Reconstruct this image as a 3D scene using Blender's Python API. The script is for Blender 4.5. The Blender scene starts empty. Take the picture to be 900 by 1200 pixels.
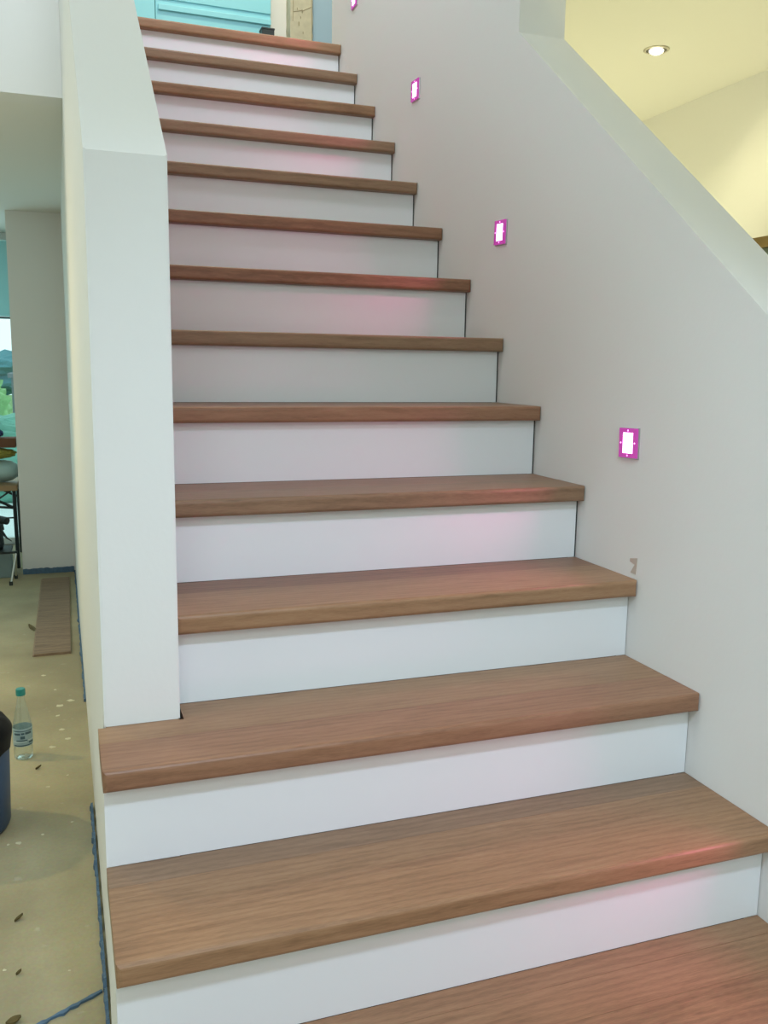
import bpy, bmesh, math, random
from mathutils import Vector, Matrix, noise

sc = bpy.context.scene
COL = sc.collection
random.seed(5)

# ------------------------------------------------------------------ camera
YAW, PITCH, ROLL, FPX = 0.34612, -0.16071, 0.01448, 1051.14
cam_d = bpy.data.cameras.new('camera')
cam_d.sensor_fit = 'VERTICAL'
cam_d.sensor_height = 24.0
cam_d.sensor_width = 18.0
cam_d.lens = FPX / 1200.0 * 24.0
cam_d.clip_start = 0.02
cam = bpy.data.objects.new('camera', cam_d)
COL.objects.link(cam)
fw = Vector((math.sin(YAW) * math.cos(PITCH), math.cos(YAW) * math.cos(PITCH), math.sin(PITCH)))
rt = Vector((math.cos(YAW), -math.sin(YAW), 0))
up = rt.cross(fw)
rt2 = rt * math.cos(ROLL) + up * math.sin(ROLL)
up2 = up * math.cos(ROLL) - rt * math.sin(ROLL)
m = Matrix((rt2, up2, -fw)).transposed().to_4x4()
m.translation = Vector((-0.18232, -0.93975, 0.99674))
cam.matrix_world = m
sc.camera = cam

# ------------------------------------------------------------------ view + world
sc.view_settings.view_transform = 'Standard'
sc.view_settings.look = 'None'
sc.view_settings.exposure = 0.0
sc.view_settings.gamma = 1.0
sc.view_settings.use_curve_mapping = False

world = bpy.data.worlds.new('overcast_sky')
sc.world = world
world.use_nodes = True
bgn = world.node_tree.nodes['Background']
bgn.inputs['Color'].default_value = (0.78, 0.95, 1.0, 1)
bgn.inputs['Strength'].default_value = 1.3


def area(name, loc, target, sx, sy, power, color, spread=None):
    d = bpy.data.lights.new(name, 'AREA')
    d.shape = 'RECTANGLE'
    d.size, d.size_y = sx, sy
    d.energy = power
    d.color = color
    if spread:
        d.spread = spread
    o = bpy.data.objects.new(name, d)
    COL.objects.link(o)
    o.location = loc
    o.rotation_euler = (Vector(target) - Vector(loc)).to_track_quat('-Z', 'Y').to_euler()
    return o


def spot(name, loc, target, power, color, angle=2.2, blend=0.8, r=0.04):
    d = bpy.data.lights.new(name, 'SPOT')
    d.energy, d.color, d.spot_size, d.spot_blend, d.shadow_soft_size = power, color, angle, blend, r
    o = bpy.data.objects.new(name, d)
    COL.objects.link(o)
    o.location = loc
    o.rotation_euler = (Vector(target) - Vector(loc)).to_track_quat('-Z', 'Y').to_euler()
    return o


DAY = (0.84, 1.0, 0.96)
WARM = (1.0, 0.92, 0.55)
# daylight: glazed front door, side window, added fills aimed at the stairs, garden window
area('daylight_front_door', (-0.35, -2.12, 2.05), (0.3, 0.7, 0.6), 1.5, 0.9, 14, DAY)
spot('entrance_ceiling_lamp', (0.15, -1.30, 2.55), (0.30, 0.14, 0.12), 122, (0.82, 1.03, 1.30), 1.15, 1.0, 0.12)  # added unseen spot lifting the lowest steps, no fixture
area('daylight_side_window', (-4.1, 0.0, 2.8), (0.5, 0.6, 0.9), 2.4, 2.4, 18, DAY)
area('daylight_roof_window', (-1.7, 0.5, 4.75), (1.0, 1.2, 1.2), 1.2, 1.2, 34, (0.89, 0.97, 0.95))  # unseen fill added to lighten the right stair wall
area('daylight_skylight', (0.1, 0.5, 4.5), (0.45, 3.15, 2.55), 1.0, 1.0, 8.5, (0.84, 0.94, 1.08), 1.2)  # narrow fill added to brighten the top risers, no opening above it
area('daylight_garden_window', (-2.0, 6.12, 0.85), (-1.5, 2.0, 0.2), 2.4, 1.9, 22, (0.60, 0.95, 1.0))
area('daylight_gallery_window', (-4.1, 3.6, 3.9), (0.6, 4.5, 2.9), 1.2, 1.6, 105, (0.62, 0.95, 1.05))

# ------------------------------------------------------------------ helpers


def lin(r, g, b):
    f = lambda c: (c / 255 / 12.92) if c / 255 <= 0.04045 else ((c / 255 + 0.055) / 1.055) ** 2.4
    return (f(r), f(g), f(b), 1)


def new_mat(name):
    mt = bpy.data.materials.new(name)
    mt.use_nodes = True
    nt = mt.node_tree
    return mt, nt, nt.nodes['Principled BSDF']


def plain(name, col, rough=0.5, metal=0.0, emit=None, es=0.0, bump=0.0, bscale=60, vary=0.0, spec=0.5):
    mt, nt, p = new_mat(name)
    p.inputs['Base Color'].default_value = col
    p.inputs['Roughness'].default_value = rough
    p.inputs['Metallic'].default_value = metal
    p.inputs['Specular IOR Level'].default_value = spec
    if emit:
        p.inputs['Emission Color'].default_value = emit
        p.inputs['Emission Strength'].default_value = es
    if bump or vary:
        tc = nt.nodes.new('ShaderNodeTexCoord')
        nz = nt.nodes.new('ShaderNodeTexNoise')
        nz.inputs['Scale'].default_value = bscale
        nz.inputs['Detail'].default_value = 4
        nt.links.new(tc.outputs['Object'], nz.inputs['Vector'])
        if bump:
            b = nt.nodes.new('ShaderNodeBump')
            b.inputs['Strength'].default_value = bump
            b.inputs['Distance'].default_value = 0.002
            nt.links.new(nz.outputs['Fac'], b.inputs['Height'])
            nt.links.new(b.outputs['Normal'], p.inputs['Normal'])
        if vary:
            mx = nt.nodes.new('ShaderNodeMix')
            mx.data_type = 'RGBA'
            mx.inputs['A'].default_value = tuple(c * (1 - vary) for c in col[:3]) + (1,)
            mx.inputs['B'].default_value = tuple(min(1, c * (1 + vary)) for c in col[:3]) + (1,)
            nt.links.new(nz.outputs['Fac'], mx.inputs['Factor'])
            nt.links.new(mx.outputs['Result'], p.inputs['Base Color'])
    return mt


def wood(name, dark, mid, light, rough=0.42):
    """oiled oak: streaks along X, fine pores, cathedral figure; differs from object to object"""
    mt, nt, p = new_mat(name)
    N, L = nt.nodes, nt.links
    tc = N.new('ShaderNodeTexCoord')
    oi = N.new('ShaderNodeObjectInfo')
    mul = N.new('ShaderNodeVectorMath')
    mul.operation = 'SCALE'
    mul.inputs[0].default_value = (37.0, 11.3, 7.7)
    L.new(oi.outputs['Random'], mul.inputs['Scale'])
    add = N.new('ShaderNodeVectorMath')
    L.new(tc.outputs['Object'], add.inputs[0])
    L.new(mul.outputs[0], add.inputs[1])

    def mapped(s):
        mp = N.new('ShaderNodeMapping')
        mp.inputs['Scale'].default_value = s
        L.new(add.outputs[0], mp.inputs['Vector'])
        return mp

    def noise_n(v, scale, det, dist=0.0):
        n = N.new('ShaderNodeTexNoise')
        n.inputs['Scale'].default_value = scale
        n.inputs['Detail'].default_value = det
        n.inputs['Distortion'].default_value = dist
        L.new(v.outputs[0], n.inputs['Vector'])
        return n
    streak = noise_n(mapped((7.0, 95, 95)), 1.5, 4, 1.0)
    pores = noise_n(mapped((30, 300, 300)), 2.0, 4)
    big = noise_n(mapped((2.0, 13, 13)), 1.5, 6, 2.2)
    wv = N.new('ShaderNodeTexWave')
    wv.wave_type = 'RINGS'
    wv.rings_direction = 'X'
    wv.inputs['Scale'].default_value = 11
    wv.inputs['Distortion'].default_value = 7
    wv.inputs['Detail'].default_value = 5
    wv.inputs['Detail Scale'].default_value = 1.6
    wv.inputs['Detail Roughness'].default_value = 0.62
    L.new(mapped((0.42, 2.2, 2.2)).outputs[0], wv.inputs['Vector'])

    def mathn(op, a, b):
        q = N.new('ShaderNodeMath')
        q.operation = op
        for i, s in enumerate((a, b)):
            if hasattr(s, 'is_linked'):
                L.new(s, q.inputs[i])
            else:
                q.inputs[i].default_value = s
        return q.outputs[0]
    fac = mathn('ADD', mathn('MULTIPLY', streak.outputs['Fac'], 0.20), mathn('MULTIPLY', wv.outputs['Fac'], 0.10))
    fac = mathn('ADD', fac, mathn('MULTIPLY', big.outputs['Fac'], 0.36))
    fac = mathn('ADD', fac, mathn('MULTIPLY', pores.outputs['Fac'], 0.30))
    fac = mathn('ADD', fac, mathn('MULTIPLY', oi.outputs['Random'], 0.22))
    rp = N.new('ShaderNodeValToRGB')
    e = rp.color_ramp.elements
    e[0].position, e[0].color = 0.40, dark
    e[1].position, e[1].color = 0.88, light
    e2 = rp.color_ramp.elements.new(0.62)
    e2.color = mid
    L.new(fac, rp.inputs['Fac'])
    L.new(rp.outputs['Color'], p.inputs['Base Color'])
    p.inputs['Roughness'].default_value = rough
    p.inputs['Specular IOR Level'].default_value = 0.35
    b = N.new('ShaderNodeBump')
    b.inputs['Strength'].default_value = 0.18
    b.inputs['Distance'].default_value = 0.001
    L.new(pores.outputs['Fac'], b.inputs['Height'])
    L.new(b.outputs['Normal'], p.inputs['Normal'])
    return mt


def floor_material():
    mt, nt, p = new_mat('raw_screed')
    N, L = nt.nodes, nt.links
    tc = N.new('ShaderNodeTexCoord')
    a = N.new('ShaderNodeTexNoise'); a.inputs['Scale'].default_value = 1.7; a.inputs['Detail'].default_value = 6
    f = N.new('ShaderNodeTexNoise'); f.inputs['Scale'].default_value = 110; f.inputs['Detail'].default_value = 4
    s = N.new('ShaderNodeTexNoise'); s.inputs['Scale'].default_value = 19; s.inputs['Detail'].default_value = 5
    for n in (a, f, s):
        L.new(tc.outputs['Object'], n.inputs['Vector'])
    r = N.new('ShaderNodeValToRGB')
    r.color_ramp.elements[0].position = 0.35; r.color_ramp.elements[0].color = lin(160, 150, 120)
    r.color_ramp.elements[1].position = 0.65; r.color_ramp.elements[1].color = lin(196, 184, 148)
    L.new(a.outputs['Fac'], r.inputs['Fac'])
    sp = N.new('ShaderNodeValToRGB')
    sp.color_ramp.elements[0].position = 0.68; sp.color_ramp.elements[0].color = (0, 0, 0, 1)
    sp.color_ramp.elements[1].position = 0.74; sp.color_ramp.elements[1].color = (0.5, 0.5, 0.5, 1)
    L.new(s.outputs['Fac'], sp.inputs['Fac'])
    mx = N.new('ShaderNodeMix'); mx.data_type = 'RGBA'
    L.new(sp.outputs['Color'], mx.inputs['Factor'])
    L.new(r.outputs['Color'], mx.inputs['A'])
    mx.inputs['B'].default_value = lin(205, 198, 172)
    m2 = N.new('ShaderNodeMix'); m2.data_type = 'RGBA'; m2.blend_type = 'MULTIPLY'
    m2.inputs['Factor'].default_value = 0.28
    L.new(mx.outputs['Result'], m2.inputs['A']); L.new(f.outputs['Color'], m2.inputs['B'])
    L.new(m2.outputs['Result'], p.inputs['Base Color'])
    p.inputs['Roughness'].default_value = 0.8
    b = N.new('ShaderNodeBump'); b.inputs['Strength'].default_value = 0.25; b.inputs['Distance'].default_value = 0.002
    L.new(f.outputs['Fac'], b.inputs['Height']); L.new(b.outputs['Normal'], p.inputs['Normal'])
    return mt


def clear_mat(name, tint, gloss=0.12, haze=0.0):
    mt = bpy.data.materials.new(name)
    mt.use_nodes = True
    nt = mt.node_tree
    for n in list(nt.nodes):
        nt.nodes.remove(n)
    N, L = nt.nodes, nt.links
    out = N.new('ShaderNodeOutputMaterial')
    t = N.new('ShaderNodeBsdfTransparent'); t.inputs['Color'].default_value = tint
    g = N.new('ShaderNodeBsdfGlossy'); g.inputs['Roughness'].default_value = 0.04
    fr = N.new('ShaderNodeFresnel'); fr.inputs['IOR'].default_value = 1.22
    ad = N.new('ShaderNodeMath'); ad.operation = 'MULTIPLY_ADD'; ad.inputs[1].default_value = 0.4; ad.inputs[2].default_value = gloss
    L.new(fr.outputs[0], ad.inputs[0])
    mx = N.new('ShaderNodeMixShader')
    L.new(ad.outputs[0], mx.inputs[0]); L.new(t.outputs[0], mx.inputs[1]); L.new(g.outputs[0], mx.inputs[2])
    last = mx
    if haze:
        d = N.new('ShaderNodeBsdfDiffuse'); d.inputs['Color'].default_value = (0.8, 0.9, 0.9, 1)
        m2 = N.new('ShaderNodeMixShader'); m2.inputs[0].default_value = haze
        L.new(mx.outputs[0], m2.inputs[1]); L.new(d.outputs[0], m2.inputs[2])
        last = m2
    L.new(last.outputs[0], out.inputs['Surface'])
    return mt


M = {}
M['wall'] = plain('white_wall_paint', (0.80, 0.79, 0.765, 1), 0.75, bump=0.12, bscale=90, spec=0.25)
M['ceil'] = plain('white_ceiling_paint', (0.80, 0.79, 0.75, 1), 0.85, spec=0.2)
M['riser'] = plain('white_lacquer', (0.80, 0.82, 0.83, 1), 0.38, spec=0.4)
M['floor'] = floor_material()
M['oak'] = wood('oiled_oak', (0.19, 0.101, 0.051, 1), (0.305, 0.169, 0.089, 1), (0.40, 0.24, 0.132, 1))
M['oak_red'] = wood('reddish_oak', (0.18, 0.088, 0.049, 1), (0.285, 0.145, 0.082, 1), (0.37, 0.20, 0.12, 1))
M['oak_brown'] = wood('brown_oak', (0.16, 0.094, 0.054, 1), (0.25, 0.15, 0.088, 1), (0.34, 0.215, 0.13, 1))
M['oak_pale'] = wood('raw_oak_plank', lin(120, 98, 78), lin(150, 126, 102), lin(170, 148, 122), 0.6)
M['core'] = plain('dark_stair_core', (0.03, 0.03, 0.03, 1), 0.9)  # near-black stands in for shade in the gaps and the hollow
M['strip'] = plain('blue_foam', lin(80, 106, 130), 0.8, vary=0.35, bscale=40)
M['led_ring'] = plain('magenta_acrylic', (0.35, 0.06, 0.24, 1), 0.25, emit=(0.55, 0.03, 0.42, 1), es=0.55)
M['led_core'] = plain('lit_led_diffuser', (0.9, 0.8, 0.9, 1), 0.4, emit=(1.0, 0.42, 0.86, 1), es=7.0)
M['led_dot'] = plain('lit_led_dot', (0.9, 0.6, 0.9, 1), 0.4, emit=(1.0, 0.30, 0.85, 1), es=2.2)
M['steel'] = plain('brushed_steel', (0.55, 0.55, 0.57, 1), 0.3, 1.0)
M['chrome'] = plain('bright_chrome', (0.85, 0.87, 0.88, 1), 0.12, 1.0)
M['lamp_dark'] = plain('lamp_gimbal', (0.12, 0.11, 0.09, 1), 0.35, 0.8)
M['lamp_ring'] = plain('lamp_trim', (0.62, 0.58, 0.48, 1), 0.3, 0.7)
M['bulb'] = plain('lit_bulb', (1, 0.95, 0.8, 1), 0.3, emit=(1.0, 0.93, 0.72, 1), es=9.0)
M['black'] = plain('black_metal', (0.012, 0.018, 0.02, 1), 0.4)
M['bag'] = plain('black_bin_liner', (0.006, 0.006, 0.008, 1), 0.6, bump=0.3, bscale=30, spec=0.15)
M['bin'] = plain('blue_plastic', lin(40, 66, 98), 0.4)
M['pet'] = clear_mat('clear_plastic', (0.94, 0.985, 0.97, 1), 0.07, 0.06)
M['water'] = clear_mat('water', (0.93, 0.98, 0.97, 1), 0.03)
M['cap'] = plain('teal_cap', lin(38, 140, 132), 0.35)
M['label'] = plain('pale_blue_label', lin(158, 182, 186), 0.5, vary=0.25, bscale=55)
M['label_dark'] = plain('blue_grey_print', lin(70, 96, 106), 0.5)
M['label_white'] = plain('white_print', lin(205, 220, 220), 0.5)
M['glass'] = clear_mat('window_glass', (0.93, 1.0, 0.98, 1), 0.02)
M['frame'] = plain('white_window_frame', (0.75, 0.8, 0.8, 1), 0.4)
M['frame_grey'] = plain('grey_window_frame', lin(70, 95, 100), 0.5)
M['blind'] = plain('pale_cyan_blind', lin(168, 232, 240), 0.6)
M['door_pale'] = plain('pale_blue_door_lacquer', lin(150, 222, 236), 0.45)  # cyan daylight put into the panel colour
M['door_grey'] = plain('blue_grey_door_lacquer', lin(162, 192, 214), 0.5)
M['plaster'] = plain('rough_beige_plaster', lin(196, 190, 166), 0.9, bump=0.6, bscale=25, vary=0.22)
M['knot'] = plain('brown_stain', lin(150, 138, 108), 0.9)
M['dark_box'] = plain('dark_grey_plastic', (0.03, 0.04, 0.045, 1), 0.5)
M['cab_top'] = plain('dark_brown_wood', lin(104, 84, 44), 0.4, vary=0.3, bscale=20)
M['cab_body'] = plain('grey_panel', lin(98, 110, 100), 0.35)
M['leaf_brown'] = plain('dry_leaf', lin(92, 78, 40), 0.8, vary=0.4, bscale=80)
M['splat'] = plain('white_paint_splash', lin(208, 202, 172), 0.7)
M['bundle'] = plain('plastic_foil', lin(168, 196, 194), 0.35, bump=0.8, bscale=18)
M['olive'] = plain('olive_cloth', lin(150, 140, 62), 0.85, vary=0.4, bscale=30)
M['cardboard'] = plain('brown_cardboard', lin(112, 74, 52), 0.8)
M['blue_cloth'] = plain('navy_cloth', lin(28, 42, 86), 0.8)
M['table'] = plain('tan_tabletop', lin(158, 128, 92), 0.5)
M['crate'] = plain('grey_crate', lin(122, 140, 140), 0.6)
M['hedge'] = plain('hedge_leaves', lin(140, 190, 130), 0.8, vary=0.45, bscale=9)
M['shrub'] = plain('shrub_leaves', lin(120, 176, 160), 0.8, vary=0.4, bscale=9)
M['tree'] = plain('distant_tree', lin(70, 130, 138), 0.9, vary=0.4, bscale=3)
M['patio'] = plain('pale_patio', (0.78, 0.85, 0.85, 1), 0.7)
M['lawn'] = plain('lawn', lin(110, 150, 90), 0.9, vary=0.3, bscale=6)
M['house'] = plain('grey_render', lin(118, 128, 136), 0.8)
M['patch'] = plain('beige_filler', lin(196, 180, 168), 0.9)


def new_bm():
    return bmesh.new()


def box(bm, x0, x1, y0, y1, z0, z1, bev=0.0, seg=2):
    vs = [bm.verts.new((x, y, z)) for x in (x0, x1) for y in (y0, y1) for z in (z0, z1)]
    q = [(0, 1, 3, 2), (4, 6, 7, 5), (0, 4, 5, 1), (2, 3, 7, 6), (0, 2, 6, 4), (1, 5, 7, 3)]
    fs = [bm.faces.new([vs[i] for i in f]) for f in q]
    if bev:
        es = list({e for f in fs for e in f.edges})
        bmesh.ops.bevel(bm, geom=es, offset=bev, segments=seg, profile=0.5, affect='EDGES')
    return vs


def prism_yz(bm, pts, x0, x1):
    a = [bm.verts.new((x0, y, z)) for y, z in pts]
    b = [bm.verts.new((x1, y, z)) for y, z in pts]
    n = len(pts)
    bm.faces.new(a)
    bm.faces.new(b[::-1])
    for i in range(n):
        j = (i + 1) % n
        bm.faces.new((a[j], a[i], b[i], b[j]))


def prism_xy(bm, pts, z0, z1):
    a = [bm.verts.new((x, y, z0)) for x, y in pts]
    b = [bm.verts.new((x, y, z1)) for x, y in pts]
    n = len(pts)
    bm.faces.new(a[::-1])
    top = bm.faces.new(b)
    for i in range(n):
        j = (i + 1) % n
        bm.faces.new((a[i], a[j], b[j], b[i]))
    return top


def tube(bm, p0, p1, r0, r1=None, n=12, cap=True):
    p0, p1 = Vector(p0), Vector(p1)
    r1 = r0 if r1 is None else r1
    d = (p1 - p0).normalized()
    a = d.orthogonal().normalized()
    b = d.cross(a)
    A = [bm.verts.new(p0 + (a * math.cos(t) + b * math.sin(t)) * r0) for t in [2 * math.pi * i / n for i in range(n)]]
    B = [bm.verts.new(p1 + (a * math.cos(t) + b * math.sin(t)) * r1) for t in [2 * math.pi * i / n for i in range(n)]]
    for i in range(n):
        j = (i + 1) % n
        bm.faces.new((A[i], A[j], B[j], B[i]))
    if cap:
        bm.faces.new(A[::-1])
        bm.faces.new(B)


def lathe(bm, prof, n=32, close=False):
    rings = []
    for r, z in prof:
        if r < 1e-5:
            rings.append([bm.verts.new((0, 0, z))])
        else:
            rings.append([bm.verts.new((r * math.cos(2 * math.pi * i / n), r * math.sin(2 * math.pi * i / n), z)) for i in range(n)])
    for A, B in zip(rings, rings[1:]):
        for i in range(n):
            j = (i + 1) % n
            if len(A) == 1 and len(B) == 1:
                continue
            if len(A) == 1:
                bm.faces.new((A[0], B[i], B[j]))
            elif len(B) == 1:
                bm.faces.new((A[i], A[j], B[0]))
            else:
                bm.faces.new((A[i], A[j], B[j], B[i]))
    return rings


def obj(name, bm, mat, parent=None, loc=(0, 0, 0), rot=(0, 0, 0), smooth=False):
    bmesh.ops.recalc_face_normals(bm, faces=bm.faces)
    me = bpy.data.meshes.new(name)
    bm.to_mesh(me)
    bm.free()
    if smooth:
        me.shade_smooth()
    me.materials.append(M[mat] if isinstance(mat, str) else mat)
    o = bpy.data.objects.new(name, me)
    COL.objects.link(o)
    o.location, o.rotation_euler = loc, rot
    if parent:
        o.parent = parent
    return o


def boxobj(name, b, mat, parent=None, bev=0.0, seg=2):
    """box with its origin at its centre"""
    x0, x1, y0, y1, z0, z1 = b
    cx, cy, cz = (x0 + x1) / 2, (y0 + y1) / 2, (z0 + z1) / 2
    bm = new_bm()
    box(bm, x0 - cx, x1 - cx, y0 - cy, y1 - cy, z0 - cz, z1 - cz, bev, seg)
    pl = parent.location if parent else Vector((0, 0, 0))
    if parent and parent.parent:
        pl = pl + parent.parent.location
    return obj(name, bm, mat, parent, Vector((cx, cy, cz)) - pl)


def thing(name, label, cat, loc=(0, 0, 0), rotz=0.0, group=None):
    o = bpy.data.objects.new(name, None)
    COL.objects.link(o)
    o.location = loc
    o.rotation_euler = (0, 0, rotz)
    o.empty_display_size = 0.1
    return tag(o, label, cat, group)


def tag(o, label, cat, group=None):
    o['label'], o['category'] = label, cat
    if group:
        o['group'] = group
    return o


def struct(o):
    o['kind'] = 'structure'
    return o


def sbox(name, b, mat, bev=0.0):
    bm = new_bm()
    box(bm, *b, bev)
    return struct(obj(name, bm, mat))


# ------------------------------------------------------------------ dimensions
H, D, NO, T = 0.18, 0.22713, 0.03225, 0.0372     # rise, going, nosing overhang, tread thickness
W = 1.0005                                        # clear stair width (left wall at x=0)
XO = -0.1375                                      # outer face of the string wall below the first treads
FL = -2 * H                                       # ground floor
LAND = 13 * H                                     # upper floor level
YP, ZT, SL = 0.642, 1.3333, H / D
WT = 0.1368
XL = -0.132
YEND = 12.98 * D + 0.06
CE = 1.90                                         # ceiling of the garden room
CR = 2.10                                         # ceiling of the side room
TOP = 4.9

# ------------------------------------------------------------------ setting: floors, walls, ceilings
bm = new_bm()
box(bm, -4.2, 2.46, -2.3, 6.3, FL - 0.15, FL)
struct(obj('floor', bm, 'floor'))

# right stair wall with the sloped opening
A_, YJ = 0.8123, 1.341
pts = [(-3.2, FL), (3.1, FL), (3.1, TOP), (YJ, TOP), (YJ, A_ + YJ * SL), (-0.85, A_ - 0.85 * SL), (-0.85, 0.62), (-3.2, 0.62)]
bm = new_bm()
prism_yz(bm, [(-0.85, FL), (3.1, FL), (3.1, TOP), (YJ, TOP), (YJ, A_ + YJ * SL), (-0.85, A_ - 0.85 * SL)], W, W + WT)
wall_right = struct(obj('wall_right', bm, 'wall'))

# left stair wall: sloped parapet whose end face is the tall pillar at the foot of the stairs
bm = new_bm()
zc = 3.26
yc = YP + (zc - ZT) / SL
prism_yz(bm, [(YP, 2 * H - 0.0005), (YP, ZT), (yc, zc), (5.16, zc), (5.16, FL), (0.70, FL), (0.70, 2 * H - 0.0005)], XL, 0.0)
bmesh.ops.bevel(bm, geom=[e for e in bm.edges if abs(e.verts[0].co.y - YP) < 1e-4 and abs(e.verts[1].co.y - YP) < 1e-4
                          and abs(e.verts[0].co.x - e.verts[1].co.x) < 1e-4], offset=0.003, segments=2, affect='EDGES')
wall_left = struct(obj('wall_left', bm, 'wall'))

# string wall carrying the left ends of the lowest treads (stepped top)
pts = [(-1 * D - 0.23 + NO, FL)]
y = -2 * D + NO
pts = [(y, FL)]
for k in range(-1, 3):
    yk = k * D + NO + 0.0185
    if k == -1:
        pts = [(yk, FL)]
    pts += [(yk, k * H - T), (yk + D, k * H - T)]
pts[-1] = (0.6995, 2 * H - T)
pts.append((0.6995, FL))
bm = new_bm()
prism_yz(bm, pts, XO, XO + 0.10)
struct(obj('trim_1', bm, 'wall'))

# gallery edge and ceiling of the garden room on the left
sbox('wall_gallery', (-4.2, XL - 0.0002, 2.55, 2.67, CE - 0.0, 3.4), 'wall')
sbox('ceiling', (-4.2, XL - 0.0002, 2.67, 6.2, CE, CE + 0.15), 'ceil')
sbox('wall_pillar', (-0.452, XL - 0.0002, 5.16, 6.18, FL, CE), 'wall')
# side room on the right
sbox('wall_under_landing', (W, W + WT, 3.1005, 4.5, FL, LAND - 0.24), 'wall')
sbox('wall_side', (2.33, 2.45, -2.2, 4.6, FL, TOP), 'wall')
sbox('ceiling_side', (W + WT, 2.33, -2.2, 4.6, CR, CR + 0.12), 'ceil')
sbox('wall_side_back', (0.0, 2.33, 4.5, 4.6, FL, LAND - 0.24), 'wall')
# upper floor
sbox('floor_landing', (0.0, 2.33, 13 * D + 0.29, 4.6, LAND - 0.24, LAND), 'oak_pale')
sbox('floor_gallery', (-4.2, XL, 2.68, 4.6, LAND - 0.24, LAND), 'oak_pale')
sbox('wall_back', (-4.2, 2.45, 4.62, 4.74, LAND - 0.24, TOP), 'wall')
# hall shell round the camera
sbox('wall_hall_right', (W, W + WT, -2.2, -0.8501, 0.14, TOP), 'wall')
sbox('ceiling_hall', (-4.32, 2.45, -2.32, 4.74, TOP, TOP + 0.12), 'ceil')


def holed_wall(name, axis, c0, c1, u0, u1, z0, z1, hu0, hu1, hz0, hz1):
    bm = new_bm()
    for (a, b, zz0, zz1) in ((u0, hu0, z0, z1), (hu1, u1, z0, z1), (hu0, hu1, z0, hz0), (hu0, hu1, hz1, z1)):
        if b - a < 1e-4 or zz1 - zz0 < 1e-4:
            continue
        if axis == 'y':
            box(bm, a, b, c0, c1, zz0, zz1)
        else:
            box(bm, c0, c1, a, b, zz0, zz1)
    return struct(obj(name, bm, 'wall'))


holed_wall('wall_front', 'y', -2.32, -2.2, -4.32, 2.45, FL - 0.15, TOP, -1.3, 0.4, 0.6, 2.5)
holed_wall('wall_outer', 'x', -4.32, -4.2, -2.2, 6.3, FL - 0.15, TOP, -1.3, 1.3, 1.5, 4.1)
holed_wall('wall_garden', 'y', 6.2, 6.32, -4.2, 0.0, FL - 0.15, CE + 0.15, -3.4, -0.40, FL, CE - 0.001)

# filler patch on the right wall above the third tread end
bm = new_bm()
for k in range(1):
    a = [(0.712, 0.552), (0.692, 0.551), (0.690, 0.588), (0.716, 0.583), (0.716, 0.576), (0.698, 0.572)]
    prism_yz(bm, a, W - 0.0012, W + 0.001)
pt = obj('filler_patch', bm, 'patch', wall_right)
pt['label'] = 'small smear of beige filler'

# ------------------------------------------------------------------ staircase
stair = thing('staircase', 'oak staircase with white risers climbing between two white walls', 'staircase', (0, 0, FL))


def add_tread(k):
    """tread > front board with the nosing, rear boards"""
    left = -0.142 if k < 2 else 0.002
    right = W - 0.001
    y0, y1 = k * D, (k + 1) * D + NO - 0.0005
    z1 = k * H
    if k == 13:
        y1 = 13 * D + 0.29
    cx = (left + right) / 2
    split = (y0 + 0.098) if k % 2 else (y0 + 0.128)
    if k == 2:
        # the wide third tread runs past the pillar and is notched round it
        left = -0.1435
        split = YP - 0.075
    if k == 1:
        split = y0 + 0.195
    if k == 3:
        split = y0 + 0.165
    front = {0: 'oak', 1: 'oak', 2: 'oak_red', 3: 'oak', 4: 'oak_brown', 5: 'oak_red', 6: 'oak_brown', 7: 'oak_red', 8: 'oak_red',
             9: 'oak_brown', 10: 'oak_brown', 11: 'oak', 12: 'oak_brown', 13: 'oak'}.get(k, 'oak')
    rear = {1: 'oak_brown', 2: 'oak', 3: 'oak_red', 4: 'oak_red', 0: 'oak'}.get(k, 'oak')
    bm = new_bm()
    cx = (left + right) / 2
    o_ = Vector((cx, y0, z1))
    x0, x1 = left - cx, right - cx
    vs = box(bm, x0, x1, 0, split - y0, -T, 0)
    bm.edges.ensure_lookup_table()
    es = [e for e in bm.edges if all(abs(v.co.y) < 1e-5 for v in e.verts)]
    bmesh.ops.bevel(bm, geom=es, offset=0.008, segments=4, profile=0.5, affect='EDGES')
    tr = obj('tread', bm, front, stair, o_ - stair.location, smooth=False)
    if k == 0:
        cuts = [split, split + (y1 - split) * 0.62, y1]
    else:
        cuts = [split, y1]
    for a, b in zip(cuts, cuts[1:]):
        bm = new_bm()
        g = 0.0006
        if k == 2:
            gx, gy = 0.006 - cx, YP - 0.005 - o_.y
            prism_xy(bm, [(x0, a - o_.y + g), (x1, a - o_.y + g), (x1, b - o_.y), (gx, b - o_.y), (gx, gy), (x0 + 0.0005, gy)], -T, -0.0002)
            # strip of board under the pillar's foot
            bx = box(bm, -0.128 - cx, gx - 0.008, gy + 0.0005, gy + 0.05, -T, -0.0012)
        else:
            box(bm, x0, x1, a - o_.y + g, b - o_.y, -T, -0.0002)
        bmesh.ops.recalc_face_normals(bm, faces=bm.faces)
        obj('board', bm, rear, tr, (0, 0, 0))
    return tr


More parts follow.
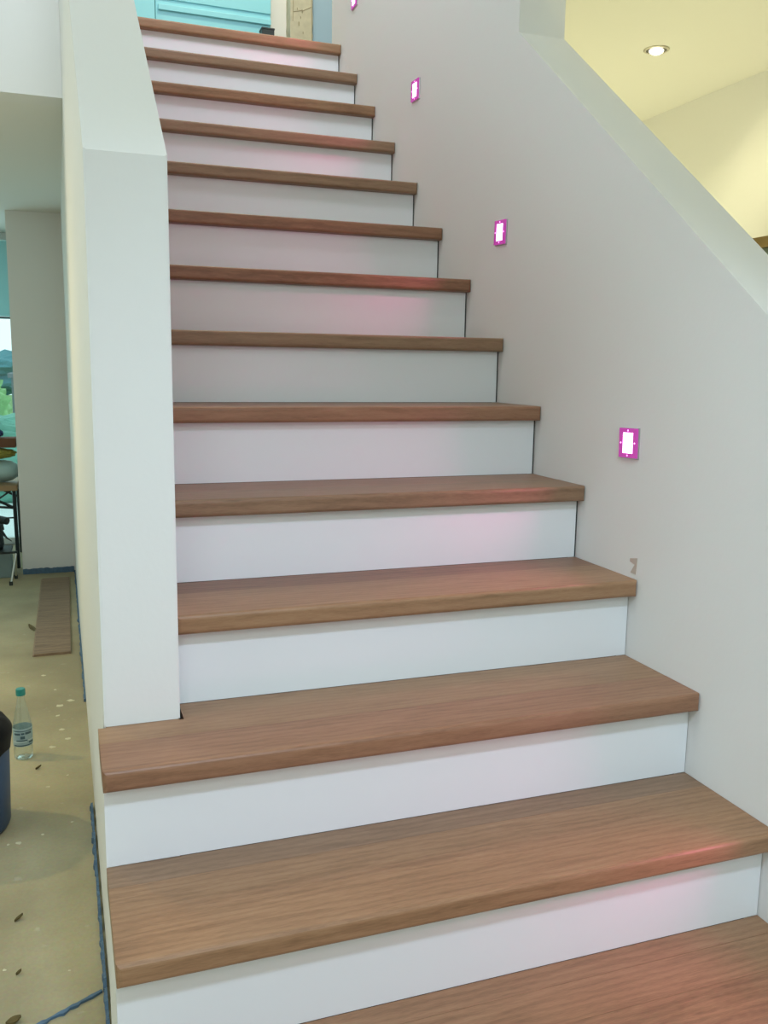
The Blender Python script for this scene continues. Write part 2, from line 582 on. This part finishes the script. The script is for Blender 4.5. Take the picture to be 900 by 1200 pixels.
for k in range(-1, 14):
    add_tread(k)
for k in range(-1, 14):
    yk = k * D + NO
    left = -0.1415 if k < 3 else 0.0015
    if k == 3:
        left = 0.0015
    right = W - (0.0048 if k > 3 else 0.002)
    boxobj('riser', (left, right, yk, yk + 0.018, (k - 1) * H + 0.0004 if k > -1 else FL, k * H - T - 0.0003), 'riser', stair)
for k in range(4, 14):                             # near-black fill painting the shade in the gap beside each upper riser
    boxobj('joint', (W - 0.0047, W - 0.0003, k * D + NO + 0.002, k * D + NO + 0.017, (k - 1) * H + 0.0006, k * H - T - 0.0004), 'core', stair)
bm = new_bm()     # near-black solid painting the shaded hollow behind the risers, seen only through the gaps
pts = [(0 * D, FL + 0.01)]
for k in range(-1, 14):
    pts += [(k * D + NO + 0.03, (k - 1) * H - T - 0.004 if k > -1 else FL + 0.01), (k * D + NO + 0.03, k * H - T - 0.004)]
pts = pts[1:]
pts += [(13 * D + 0.28, 13 * H - T - 0.004), (13 * D + 0.28, 12.2 * H - 0.3), (0.6, FL + 0.01)]
prism_yz(bm, pts, 0.003, W - 0.003)
co = obj('carriage', bm, 'core', stair, -stair.location)

# ------------------------------------------------------------------ step lights in the right wall


def led(y, z, tilt, label, power=1.0):
    t = thing('step_light', label, 'light', (W, y, z), 0, 'pink step lights in the right wall')
    t.rotation_euler = (tilt, 0, 0)
    bm = new_bm()
    box(bm, -0.0035, 0.004, -0.034, 0.034, -0.0345, 0.0335, 0.001, 1)
    obj('back_plate', bm, 'steel', t)
    bm = new_bm()                                   # square acrylic rim
    o, i = 0.0325, 0.0185
    iz = 0.0225
    for (a, b, c, d_) in ((-o, -i, -o, o), (i, o, -o, o), (-i, i, iz, o), (-i, i, -o, -iz)):
        box(bm, -0.0075, -0.0034, a, b, c, d_)
    obj('rim', bm, 'led_ring', t)
    bm = new_bm()
    box(bm, -0.0068, -0.0034, -i, i, -iz, iz)
    obj('diffuser', bm, 'led_core', t)
    for (py, pz) in ((0, 0.0275), (0, -0.0275), (0.0255, 0), (-0.0255, 0)):
        bm = new_bm()
        tube(bm, (-0.0082, py, pz), (-0.0072, py, pz), 0.0018, n=8)
        obj('bright_dot', bm, 'led_dot', t)
    area('step_light_glow', (W - 0.012, y, z), (W - 1, y, z - 0.2), 0.035, 0.045, power, (1.0, 0.13, 0.42), 2.3)
    return t


names = ['pink square step light at the foot of the stairs, below the others',
         'nearest large pink square step light on the right stair wall',
         'second pink square step light up, midway along the right stair wall',
         'third pink square step light up, small and high on the right stair wall',
         'topmost pink step light beside the last step, cut by the picture edge']
for i in range(5):
    yy, zz = 0.741 + 0.668 * (i - 1), 0.838 + 0.5395 * (i - 1)
    if i == 2:
        yy, zz = 1.402, 1.372
    if i == 3:
        yy, zz = 2.076, 1.925
    if i == 4:
        yy, zz = 2.77, 2.455
    led(yy, zz, (0.02, -0.03, 0.04, 0.03, 0.0)[i], names[i], 0.60)

# ------------------------------------------------------------------ side room: downlight and cabinet
dl = thing('ceiling_light', 'small round recessed downlight in the cream ceiling on the right', 'light', (1.823, 1.892, CR))
bm = new_bm()
lathe(bm, [(0.036, -0.002), (0.036, -0.0045), (0.044, -0.003), (0.0445, 0.0), (0.036, 0.0)], 32)
obj('trim_ring', bm, 'lamp_ring', dl, smooth=True)
bm = new_bm()
lathe(bm, [(0.0, -0.0008), (0.0365, -0.0008), (0.0365, -0.0025), (0.026, -0.0035), (0.0, -0.0035)], 32)
obj('gimbal', bm, 'lamp_dark', dl)
bm = new_bm()
lathe(bm, [(0.0, -0.016), (0.012, -0.0145), (0.022, -0.009), (0.0245, -0.0035), (0.0, -0.0035)], 28)
obj('bulb', bm, 'bulb', dl, smooth=True)
spot('ceiling_light_beam', (1.823, 1.892, CR - 0.03), (2.33, 1.55, 0.8), 8, WARM, 2.2, 0.7, 0.03)
spot('ceiling_light_beam', (1.82, 0.6, CR - 0.03), (2.33, 0.6, 0.9), 18, WARM, 1.9, 0.7, 0.03)
for q_, e_ in (((1.8, 1.1, 0.7), 22), ((1.78, 2.6, 0.9), 17)):  # unseen point fills added to brighten the side room ceiling and wall
    pd = bpy.data.lights.new('side_room_lamp', 'POINT')
    pd.energy, pd.color, pd.shadow_soft_size = e_, (1.0, 0.97, 0.57), 0.12
    po = bpy.data.objects.new('side_room_lamp', pd)
    COL.objects.link(po)
    po.location = q_

cab = thing('tall_cabinet', 'dark brown topped grey cabinet against the cream wall on the right', 'cabinet', (2.215, 1.25, FL))
boxobj('body', (2.12, 2.329, 0.62, 1.90, FL, 1.418), 'cab_body', cab, 0.002)
boxobj('top', (2.10, 2.3295, 0.60, 1.92, 1.4184, 1.4545), 'cab_top', cab, 0.002)
for i in range(2):
    boxobj('door', (2.108, 2.1196, 0.63 + 0.635 * i, 0.63 + 0.63 * (i + 1), FL + 0.06, 1.40), 'cab_body', cab, 0.002)

# ------------------------------------------------------------------ upper landing back
YB = 4.62
bm = new_bm()
box(bm, -0.3, 0.402, YB - 0.07, YB - 0.0, LAND, LAND + 2.1, 0.002)
box(bm, 0.406, 1.058, YB - 0.06, YB - 0.0, LAND, LAND + 2.1, 0.002)
door1 = struct(obj('door_1', bm, 'door_pale'))
bm = new_bm()
box(bm, 0.42, 1.058, YB - 0.075, YB - 0.0599, LAND + 0.60, LAND + 0.63, 0.003)
box(bm, 0.42, 1.058, YB - 0.068, YB - 0.0599, LAND + 0.66, LAND + 0.9, 0.003)
obj('rail', bm, 'door_pale', door1)
bx = thing('floor_box', 'small dark box on the landing beside the pale blue door', 'box', (1.02, YB - 0.13, LAND))
boxobj('body', (0.985, 1.057, YB - 0.16, YB - 0.09, LAND, LAND + 0.545), 'dark_box', bx, 0.003)
boxobj('lid', (0.983, 1.059, YB - 0.162, YB - 0.088, LAND + 0.545, LAND + 0.555), 'dark_box', bx, 0.002)
# unfinished post and second door
bm = new_bm()
rows = []
for iz in range(57):                               # uneven plastered edges
    z = LAND + iz * 0.0375
    e0, e1 = 0.004 * noise.noise(Vector((iz * 0.6, 1, 0))), 0.007 * noise.noise(Vector((iz * 0.9, 5, 0)))
    rows.append([bm.verts.new(p) for p in ((1.165 + e0, YB - 0.001, z), (1.165 + e0, YB - 0.10, z), (1.298 + e1, YB - 0.10, z), (1.300 + e1, YB - 0.001, z))])
for A, B in zip(rows, rows[1:]):
    for j in range(4):
        bm.faces.new((A[j], A[(j + 1) % 4], B[(j + 1) % 4], B[j]))
bm.faces.new(rows[0]); bm.faces.new(rows[-1])
post = struct(obj('trim_2', bm, 'plaster'))
post['label'] = 'rough unpainted beige post'
bm = new_bm()
for (px, pz, r) in ((1.215, 0.62, 0.014), (1.235, 0.69, 0.012), (1.205, 0.70, 0.008), (1.24, 0.575, 0.007), (1.225, 0.655, 0.008)):
    tube(bm, (px, YB - 0.1005, LAND + pz), (px + 0.002, YB - 0.1012, LAND + pz), r, r * 0.7, 9)
for a, b in (((1.18, 0.68), (1.235, 0.695)), ((1.235, 0.69), (1.29, 0.72)), ((1.18, 0.63), (1.185, 0.9)), ((1.295, 0.5), (1.29, 0.9))):
    tube(bm, (a[0], YB - 0.1005, LAND + a[1]), (b[0], YB - 0.1005, LAND + b[1]), 0.0016, n=6)
st = obj('stain', bm, 'knot', post)
bm = new_bm()
box(bm, 1.312, 2.05, YB - 0.05, YB, LAND, LAND + 2.1, 0.002)
door2 = struct(obj('door_2', bm, 'door_grey'))
spot('landing_light', (0.9, 3.5, 4.7), (0.95, 3.9, 2.4), 110, (1.0, 0.88, 0.62), 2.6, 0.7, 0.06)

# ------------------------------------------------------------------ garden window
wz = (FL + 0.0, CE)
bm = new_bm()
for (a, b) in ((-3.4, -3.34), (-2.0, -1.94), (-0.46, -0.40)):
    box(bm, a, b, 6.22, 6.29, FL + 0.001, CE - 0.002)
box(bm, -3.34, -0.46, 6.22, 6.29, FL + 0.001, FL + 0.05)
box(bm, -3.34, -0.46, 6.22, 6.29, CE - 0.05, CE - 0.002)
win = struct(obj('window_1', bm, 'frame'))
for a, b in ((-3.335, -2.005), (-1.935, -0.465)):
    bm = new_bm(); box(bm, a, b, 6.25, 6.256, FL + 0.05, CE - 0.05)
    obj('pane', bm, 'glass', win)
bm = new_bm(); box(bm, -3.33, -0.47, 6.19, 6.215, 1.315, CE - 0.06, 0.002)
obj('blind', bm, 'blind', win)
bm = new_bm(); box(bm, -3.33, -0.47, 6.188, 6.218, 1.298, 1.312, 0.002)
obj('blind_rail', bm, 'frame_grey', win)

# outdoors
sbox('patio', (-7, 3, 6.33, 9.2, FL - 0.12, FL - 0.02), 'patio')
sbox('lawn', (-30, 20, 9.2, 40, FL - 0.14, FL - 0.04), 'lawn')


def blob(name, loc, sx, sy, sz, mat, sub=4, amp=0.16, fr=3.0, parent=None, seed=0, square=0.0):
    bm = new_bm()
    bmesh.ops.create_icosphere(bm, subdivisions=sub, radius=1)
    for v in bm.verts:
        n = noise.noise(v.co * fr + Vector((seed, seed * 2, 0))) * amp + noise.noise(v.co * fr * 3.1 + Vector((seed, 0, 7))) * amp * 0.6
        if square:
            v.co = Vector([math.copysign(abs(c) ** (1 - square), c) for c in v.co])
        v.co *= 1 + n
        v.co = Vector((v.co.x * sx, v.co.y * sy, v.co.z * sz))
    return obj(name, bm, mat, parent, loc, smooth=False)


hd = thing('garden_hedge', 'bright green hedge outside the garden window', 'hedge', (-1.2, 9.9, FL - 0.04))
blob('foliage', (-0.36, 0, 0.66), 0.84, 0.5, 0.64, 'hedge', 5, 0.12, 5.0, hd, 3, 0.45)
tr_ = thing('garden_tree', 'blue green tree far behind the hedge outside', 'tree', (-1.75, 17, FL - 0.04))
blob('crown', (0.3, 0, 1.18), 1.0, 0.8, 0.40, 'tree', 4, 0.3, 3.0, tr_, 8)
bm = new_bm(); tube(bm, (0.2, 0, 0), (0.2, 0, 1.2), 0.09, 0.06)
obj('trunk', bm, 'leaf_brown', tr_)
sh = thing('garden_shrub', 'low blue green shrub outside in front of the grey shed', 'shrub', (-0.55, 8.7, FL - 0.02))
blob('foliage', (-0.1, 0, 0.42), 0.42, 0.3, 0.42, 'shrub', 4, 0.14, 5.0, sh, 5, 0.35)
hs = thing('garden_shed', 'small grey flat roofed shed outside the window beside the pillar', 'shed', (0.1, 12.4, FL - 0.04))
boxobj('wall', (-0.78, 0.9, 12.0, 12.8, FL - 0.04, 0.78), 'house', hs)
boxobj('roof', (-0.82, 0.94, 11.95, 12.85, 0.78, 0.84), 'house', hs)

# ------------------------------------------------------------------ garden room things
# trestle table
ty0, ty1, tz = 5.30, 5.95, 0.20
tb = thing('trestle_table', 'folding trestle table with black legs beside the grey pillar', 'table', (-1.1, 5.62, FL))
boxobj('tabletop', (-1.75, -0.468, ty0, ty1, tz - 0.035, tz), 'table', tb, 0.003)
P = lambda x, y, z: Vector((x, y, z)) - tb.location
for x_ in (-1.68, -0.492):
    for y_ in (5.36, 5.90):
        bm = new_bm()
        tube(bm, P(x_, y_, tz - 0.035), P(x_ + (0.006 if x_ > -1 else -0.006), y_, FL), 0.0125, n=10)
        obj('leg', bm, 'black', tb)
for x0_, x1_ in ((-0.494, -0.72), (-1.68, -1.45)):
    for y_ in (5.36, 5.90):
        bm = new_bm()
        tube(bm, P(x0_, y_, 0.045), P(x1_, y_, tz - 0.037), 0.009, n=8)
        obj('brace', bm, 'black', tb)
bm = new_bm(); tube(bm, P(-0.51, 5.36, tz - 0.04), P(-0.70, 5.36, 0.03), 0.006, n=8)
tube(bm, P(-0.495, 5.36, 0.045), P(-0.9, 5.36, 0.085), 0.008, n=8)
obj('brace', bm, 'black', tb)
bm = new_bm(); tube(bm, P(-0.494, 5.36, -0.02), P(-1.682, 5.36, -0.02), 0.005, n=8)
obj('rail', bm, 'black', tb)

bm = new_bm()                                         # rolled foil lying on the table
prof = []
n, ln = 26, 14
rows = []
for i in range(ln + 1):
    s = i / ln
    xx = -1.05 + s * 0.585
    rr = 0.072 * (1 - max(0, (s - 0.86) / 0.14) ** 2 * 0.45) * (1 - max(0, (0.14 - s) / 0.14) ** 2 * 0.45)
    row = []
    for j in range(n):
        a = 2 * math.pi * j / n
        r = rr * (1 + 0.07 * noise.noise(Vector((s * 6, math.cos(a) * 2, math.sin(a) * 2))))
        zz = tz + 0.076 + r * math.sin(a)
        row.append(bm.verts.new((xx, 5.50 + 1.25 * r * math.cos(a), max(zz, tz + 0.001))))
    rows.append(row)
for A, B in zip(rows, rows[1:]):
    for j in range(n):
        bm.faces.new((A[j], A[(j + 1) % n], B[(j + 1) % n], B[j]))
bm.faces.new(rows[0][::-1]); bm.faces.new(rows[-1])
tag(obj('foil_roll', bm, 'bundle', smooth=True), 'crumpled pale plastic bundle lying on the trestle table', 'bundle')
ol = blob('folded_cloth', (-0.60, 5.50, tz + 0.193), 0.125, 0.09, 0.036, 'olive', 4, 0.18, 2.5, None, 2)
tag(ol, 'crumpled olive yellow cloth on top of the plastic bundle', 'cloth')
cb = thing('cardboard_box', 'brown cardboard box on top of the olive cloth by the window', 'box', (-0.56, 5.52, tz + 0.234))
boxobj('body', (-0.66, -0.470, 5.44, 5.60, tz + 0.234, tz + 0.295), 'cardboard', cb, 0.002)
boxobj('flap', (-0.66, -0.472, 5.437, 5.44, tz + 0.262, tz + 0.297), 'cardboard', cb)
nv = blob('navy_cloth', (-0.60, 5.52, tz + 0.322), 0.055, 0.06, 0.03, 'blue_cloth', 3, 0.2, 2.5, None, 4)
tag(nv, 'small navy blue cloth lying on the brown cardboard box', 'cloth')

# black tool under the table, standing on the grey crate
cr = thing('grey_crate', 'low grey crate on the floor under the trestle table', 'crate', (-0.72, 5.25, FL))
boxobj('body', (-0.94, -0.515, 5.08, 5.28, FL, -0.20), 'crate', cr, 0.006)
boxobj('rim', (-0.945, -0.51, 5.075, 5.285, -0.20, -0.187), 'dark_box', cr, 0.003)
vc = thing('shop_vacuum', 'dark grey machine with a round black nozzle on the grey crate', 'vacuum', (-0.66, 5.17, -0.187))
bm = new_bm()
lathe(bm, [(0.0, 0.0), (0.095, 0.0), (0.105, 0.03), (0.10, 0.12), (0.11, 0.125), (0.105, 0.16), (0.085, 0.205), (0.05, 0.23), (0.0, 0.235)], 24)
obj('body', bm, 'dark_box', vc, smooth=True)
bm = new_bm()
tube(bm, (0.05, -0.04, 0.205), (0.135, -0.105, 0.195), 0.026, 0.024, 16)
obj('nozzle', bm, 'black', vc)
bm = new_bm()
q = [Vector((0.07, -0.05, 0.17)), Vector((0.10, -0.07, 0.12)), Vector((0.125, -0.085, 0.085)), Vector((0.155, -0.10, 0.065))]
for i in range(3):
    tube(bm, q[i], q[i + 1], 0.014 - i * 0.004, 0.010 - i * 0.004, 8)
obj('hose', bm, 'black', vc)
sd = thing('folding_stand', 'bright metal folding stand with black feet in front of the table', 'stand', (-0.70, 4.95, FL))
P = lambda x, y, z: Vector((x, y, z)) - sd.location
for (a, b) in (((-0.478, 4.95, -0.172), (-0.511, 4.868, FL + 0.012)), ((-0.478, 4.95, -0.172), (-0.49, 5.05, FL + 0.012)),
               ((-0.95, 4.95, -0.172), (-0.985, 4.868, FL + 0.012)), ((-0.95, 4.95, -0.172), (-0.96, 5.04, FL + 0.012))):
    bm = new_bm(); tube(bm, P(*a), P(*b), 0.006, n=10)
    lg = obj('leg', bm, 'chrome', sd)
    bm = new_bm(); tube(bm, P(b[0], b[1], FL), P(b[0], b[1], FL + 0.024), 0.011, n=10)
    obj('foot', bm, 'black', lg)
bm = new_bm(); box(bm, *[v for v in (P(-0.965, 4.94, -0.178).x, P(-0.470, 4.94, 0).x, -0.008, 0.008, P(0, 0, -0.178).z, P(0, 0, -0.164).z)])
obj('crossbar', bm, 'black', sd)

# plank on the floor
pk = thing('oak_plank', 'single bare wooden floor plank lying on the raw floor along the stair wall', 'plank', (-0.255, 4.17, FL), 0.0)
bm = new_bm()
prism_xy(bm, [(-0.345 + 0.255, -0.79), (-0.183 + 0.255, -0.79), (-0.172 + 0.255, 0.784), (-0.333 + 0.255, 0.784)], 0.0, 0.012)
tmp = obj('board', bm, 'oak_pale', pk)
bm = new_bm()
prism_xy(bm, [(-0.352 + 0.255, -0.788), (-0.345 + 0.255, -0.788), (-0.333 + 0.255, 0.784), (-0.340 + 0.255, 0.784)], 0.0, 0.006)
obj('tongue', bm, 'oak_pale', pk)

# water bottle
bt = thing('water_bottle', 'clear plastic water bottle with teal cap on the raw floor', 'bottle', (-0.351, 2.244, FL), 0.4)
bm = new_bm()
lathe(bm, [(0.0, 0.004), (0.018, 0.001), (0.027, 0.0), (0.031, 0.006), (0.0315, 0.035), (0.030, 0.040), (0.0315, 0.046), (0.0315, 0.118),
           (0.030, 0.128), (0.024, 0.158), (0.0155, 0.195), (0.0125, 0.212), (0.0125, 0.236)], 32)
obj('body', bm, 'pet', bt, smooth=True)
bm = new_bm()
lathe(bm, [(0.0, 0.226), (0.0155, 0.226), (0.0158, 0.229), (0.0155, 0.247), (0.014, 0.249), (0.0, 0.249)], 24)
obj('cap', bm, 'cap', bt)
bm = new_bm()
lathe(bm, [(0.0319, 0.050), (0.0322, 0.052), (0.0322, 0.112), (0.0319, 0.114)], 32)
lb = obj('label', bm, 'label', bt, smooth=True)


def arc(bm, z0, z1, a0, a1, r=0.0326, n=8):
    A = [bm.verts.new((r * math.cos(a0 + (a1 - a0) * i / n), r * math.sin(a0 + (a1 - a0) * i / n), z0)) for i in range(n + 1)]
    B = [bm.verts.new((r * math.cos(a0 + (a1 - a0) * i / n), r * math.sin(a0 + (a1 - a0) * i / n), z1)) for i in range(n + 1)]
    for i in range(n):
        bm.faces.new((A[i], A[i + 1], B[i + 1], B[i]))


bm = new_bm()
base = -math.pi / 2 - 0.4 + 0.05
for (z0, z1, a0, a1) in ((0.092, 0.099, -0.95, -0.25), (0.093, 0.100, -0.16, 0.16), (0.093, 0.101, 0.24, 0.95), (0.078, 0.088, -0.25, 0.2),
                         (0.070, 0.074, -0.7, 0.45), (0.052, 0.056, -1.0, 1.0), (0.060, 0.066, 0.6, 1.3), (0.104, 0.107, -1.1, 1.1)):
    arc(bm, z0, z1, base + a0, base + a1)
obj('print', bm, 'label_dark', lb)
bm = new_bm()
for (z0, z1, a0, a1) in ((0.0655, 0.0685, -1.1, 0.4), (0.0695, 0.073, 0.5, 1.25)):
    arc(bm, z0, z1, base + a0, base + a1)
obj('print', bm, 'label_white', lb)

# blue bin with black liner
bn = thing('waste_bin', 'blue plastic bin with black liner at the left picture edge', 'bin', (-0.522, 1.775, FL))
bm = new_bm()
R = 0.158
lathe(bm, [(0.0, 0.0), (R - 0.024, 0.0), (R - 0.012, 0.004), (R - 0.006, 0.018), (R + 0.002, 0.30), (R - 0.003, 0.30), (R - 0.010, 0.02), (0.0, 0.012)], 40)
obj('body', bm, 'bin', bn, smooth=True)
bm = new_bm()
n = 60
rings = []
for (r, z) in ((0.02, 0.322), (0.08, 0.330), (0.125, 0.334), (R - 0.008, 0.322), (R + 0.008, 0.300), (R + 0.0075, 0.27), (R + 0.0065, 0.24), (R + 0.0045, 0.205)):
    ring = []
    for i in range(n):
        a = 2 * math.pi * i / n
        v = Vector((math.cos(a) * 3, math.sin(a) * 3, z * 9))
        w = noise.noise(v)
        zz = z
        if z < 0.28:
            side = 0.5 + 0.5 * math.cos(a - 0.1)         # hem hangs higher at the right-hand side
            zz = 0.30 - (0.30 - z) * (1.25 - 0.75 * side + 0.25 * noise.noise(Vector((math.cos(a) * 4, math.sin(a) * 4, 0))))
        rr = r + 0.006 * max(0, w) if z <= 0.30 else r + 0.008 * w
        ring.append(bm.verts.new((rr * math.cos(a), rr * math.sin(a), zz + (0.012 * w if z > 0.3 else 0))))
    rings.append(ring)
for A, B in zip(rings, rings[1:]):
    for i in range(n):
        bm.faces.new((A[i], A[(i + 1) % n], B[(i + 1) % n], B[i]))
bm.faces.new(rings[0])
obj('liner', bm, 'bag', bn, smooth=True)


# blue foam edge strips
def ragged(name, p0, p1, thick, hgt, jag, label, seed, nn=60):
    rnd = random.Random(seed)
    bm = new_bm()
    p0, p1 = Vector((*p0, FL)), Vector((*p1, FL))
    d = (p1 - p0).normalized()
    nrm = Vector((-d.y, d.x, 0))
    rows = []
    for i in range(nn + 1):
        p = p0.lerp(p1, i / nn)
        hh = max(0.006, hgt + jag * noise.noise(Vector((i * 0.33, seed, 0))) + rnd.uniform(-.3, .3) * jag)
        tt = thick * max(0.25, 1 + 0.9 * noise.noise(Vector((i * 0.41, seed + 3, 0))) + rnd.uniform(-.3, .3))
        rows.append([bm.verts.new(p), bm.verts.new(p + nrm * tt), bm.verts.new(p + nrm * tt + Vector((0, 0, hh * 0.9))), bm.verts.new(p + Vector((0, 0, hh)))])
    for A, B in zip(rows, rows[1:]):
        for j in range(4):
            bm.faces.new((A[j], A[(j + 1) % 4], B[(j + 1) % 4], B[j]))
    bm.faces.new(rows[0]); bm.faces.new(rows[-1][::-1])
    return tag(obj(name, bm, 'strip'), label, 'foam strip', 'blue foam edge strips')


ragged('edge_strip', (XO - 0.0005, 0.50), (XO - 0.0005, 1.80), 0.007, 0.014, 0.022, 'ragged blue foam strip along the foot of the near stair wall', 1, 110)
ragged('edge_strip', (XL - 0.0005, 2.72), (XL - 0.0005, 5.15), 0.007, 0.012, 0.012, 'thin blue foam strip along the far stair wall foot behind the bottle', 2, 90)
ragged('edge_strip', (-0.452, 5.154), (-0.14, 5.154), -0.006, 0.035, 0.006, 'blue foam strip along the foot of the grey pillar', 3, 30)
ragged('joint_strip', (-0.150, 0.926), (-0.60, 0.690), 0.007, 0.006, 0.004, 'blue foam joint strip crossing the raw floor at lower left', 4, 60)


# dry leaves, chips and paint splashes on the floor
def leaf(x, y, l, w, rz, mat, label, name='dry_leaf', cat='leaf'):
    bm = new_bm()
    n = 7
    L_, R_, T_ = [], [], []
    for i in range(n):
        s = i / (n - 1)
        ww = w * math.sin(math.pi * (0.06 + 0.88 * s)) * 0.5
        z = 0.003 + 0.006 * s * s
        L_.append(bm.verts.new((l * (s - 0.5), ww, z + 0.003)))
        T_.append(bm.verts.new((l * (s - 0.5), 0, z)))
        R_.append(bm.verts.new((l * (s - 0.5), -ww, z + 0.004)))
    for i in range(n - 1):
        bm.faces.new((L_[i], T_[i], T_[i + 1], L_[i + 1]))
        bm.faces.new((T_[i], R_[i], R_[i + 1], T_[i + 1]))
    r = bmesh.ops.extrude_face_region(bm, geom=list(bm.faces))
    for v in r['geom']:
        if isinstance(v, bmesh.types.BMVert):
            v.co.z -= 0.003
    return tag(obj(name, bm, mat, None, (x, y, FL + 0.0002), (0, 0, rz)), label, cat)


leaf(-0.364, 3.857, 0.12, 0.022, 1.9, 'leaf_brown', 'brown dry leaf on the floor left of the plank')
leaf(-0.302, 2.13, 0.020, 0.008, 0.5, 'leaf_brown', 'small brown chip on the floor just in front of the bottle', 'bark_chip', 'chip')
leaf(-0.330, 1.257, 0.024, 0.009, 0.7, 'leaf_brown', 'small brown dry leaf on the floor at lower left')
leaf(-0.322, 1.042, 0.012, 0.008, 0.3, 'leaf_brown', 'tiny brown crumb on the floor at lower left', 'bark_crumb', 'chip')
leaf(-0.326, 0.885, 0.030, 0.022, 0.2, 'leaf_brown', 'curled brown leaf on the floor at the bottom left corner')
rnd = random.Random(8)
sp = thing('paint_splash', 'scattered white paint splashes on the raw floor', 'paint', (-0.3, 1.65, FL))
for (x, y, r) in ((-0.345, 1.641, .012), (-0.281, 1.67, .006), (-0.372, 1.64, .006), (-0.233, 2.707, .02), (-0.191, 2.752, .018), (-0.228, 2.454, .012),
                  (-0.353, 1.068, .006), (-0.24, 2.60, .01), (-0.372, 2.5, .010), (-0.205, 2.36, .012), (-0.26, 2.3, .014), (-0.20, 1.72, .006),
                  (-0.27, 1.98, .008), (-0.21, 2.05, .005), (-0.30, 3.1, .012), (-0.215, 1.02, .004), (-0.25, 2.9, .008)):
    bm = new_bm()
    k = 11
    r *= 0.75
    c = bm.verts.new((0, 0, 0.0012))
    v = [bm.verts.new((r * rnd.uniform(.5, 1.1) * math.cos(2 * math.pi * i / k) * 1.3, r * rnd.uniform(.5, 1.1) * 1.2 * math.sin(2 * math.pi * i / k), 0.0004)) for i in range(k)]
    for i in range(k):
        bm.faces.new((c, v[i], v[(i + 1) % k]))
    obj('splash', bm, 'splat', sp, Vector((x, y, FL)) - sp.location)

# warm garden room lamp above and left of the frame
spot('garden_room_lamp', (-1.75, 2.78, 1.84), (-0.55, 1.6, -0.36), 68, (1.0, 0.80, 0.40), 2.3, 0.9, 0.05)
wl = bpy.data.lights.new('work_lamp', 'POINT')  # unseen point fill added to warm the ceiling edge, floor and wall face
wl.energy, wl.color, wl.shadow_soft_size = 4, (1.0, 0.82, 0.5), 0.08
wo = bpy.data.objects.new('work_lamp', wl)
COL.objects.link(wo)
wo.location = (-1.5, 2.95, 0.9)
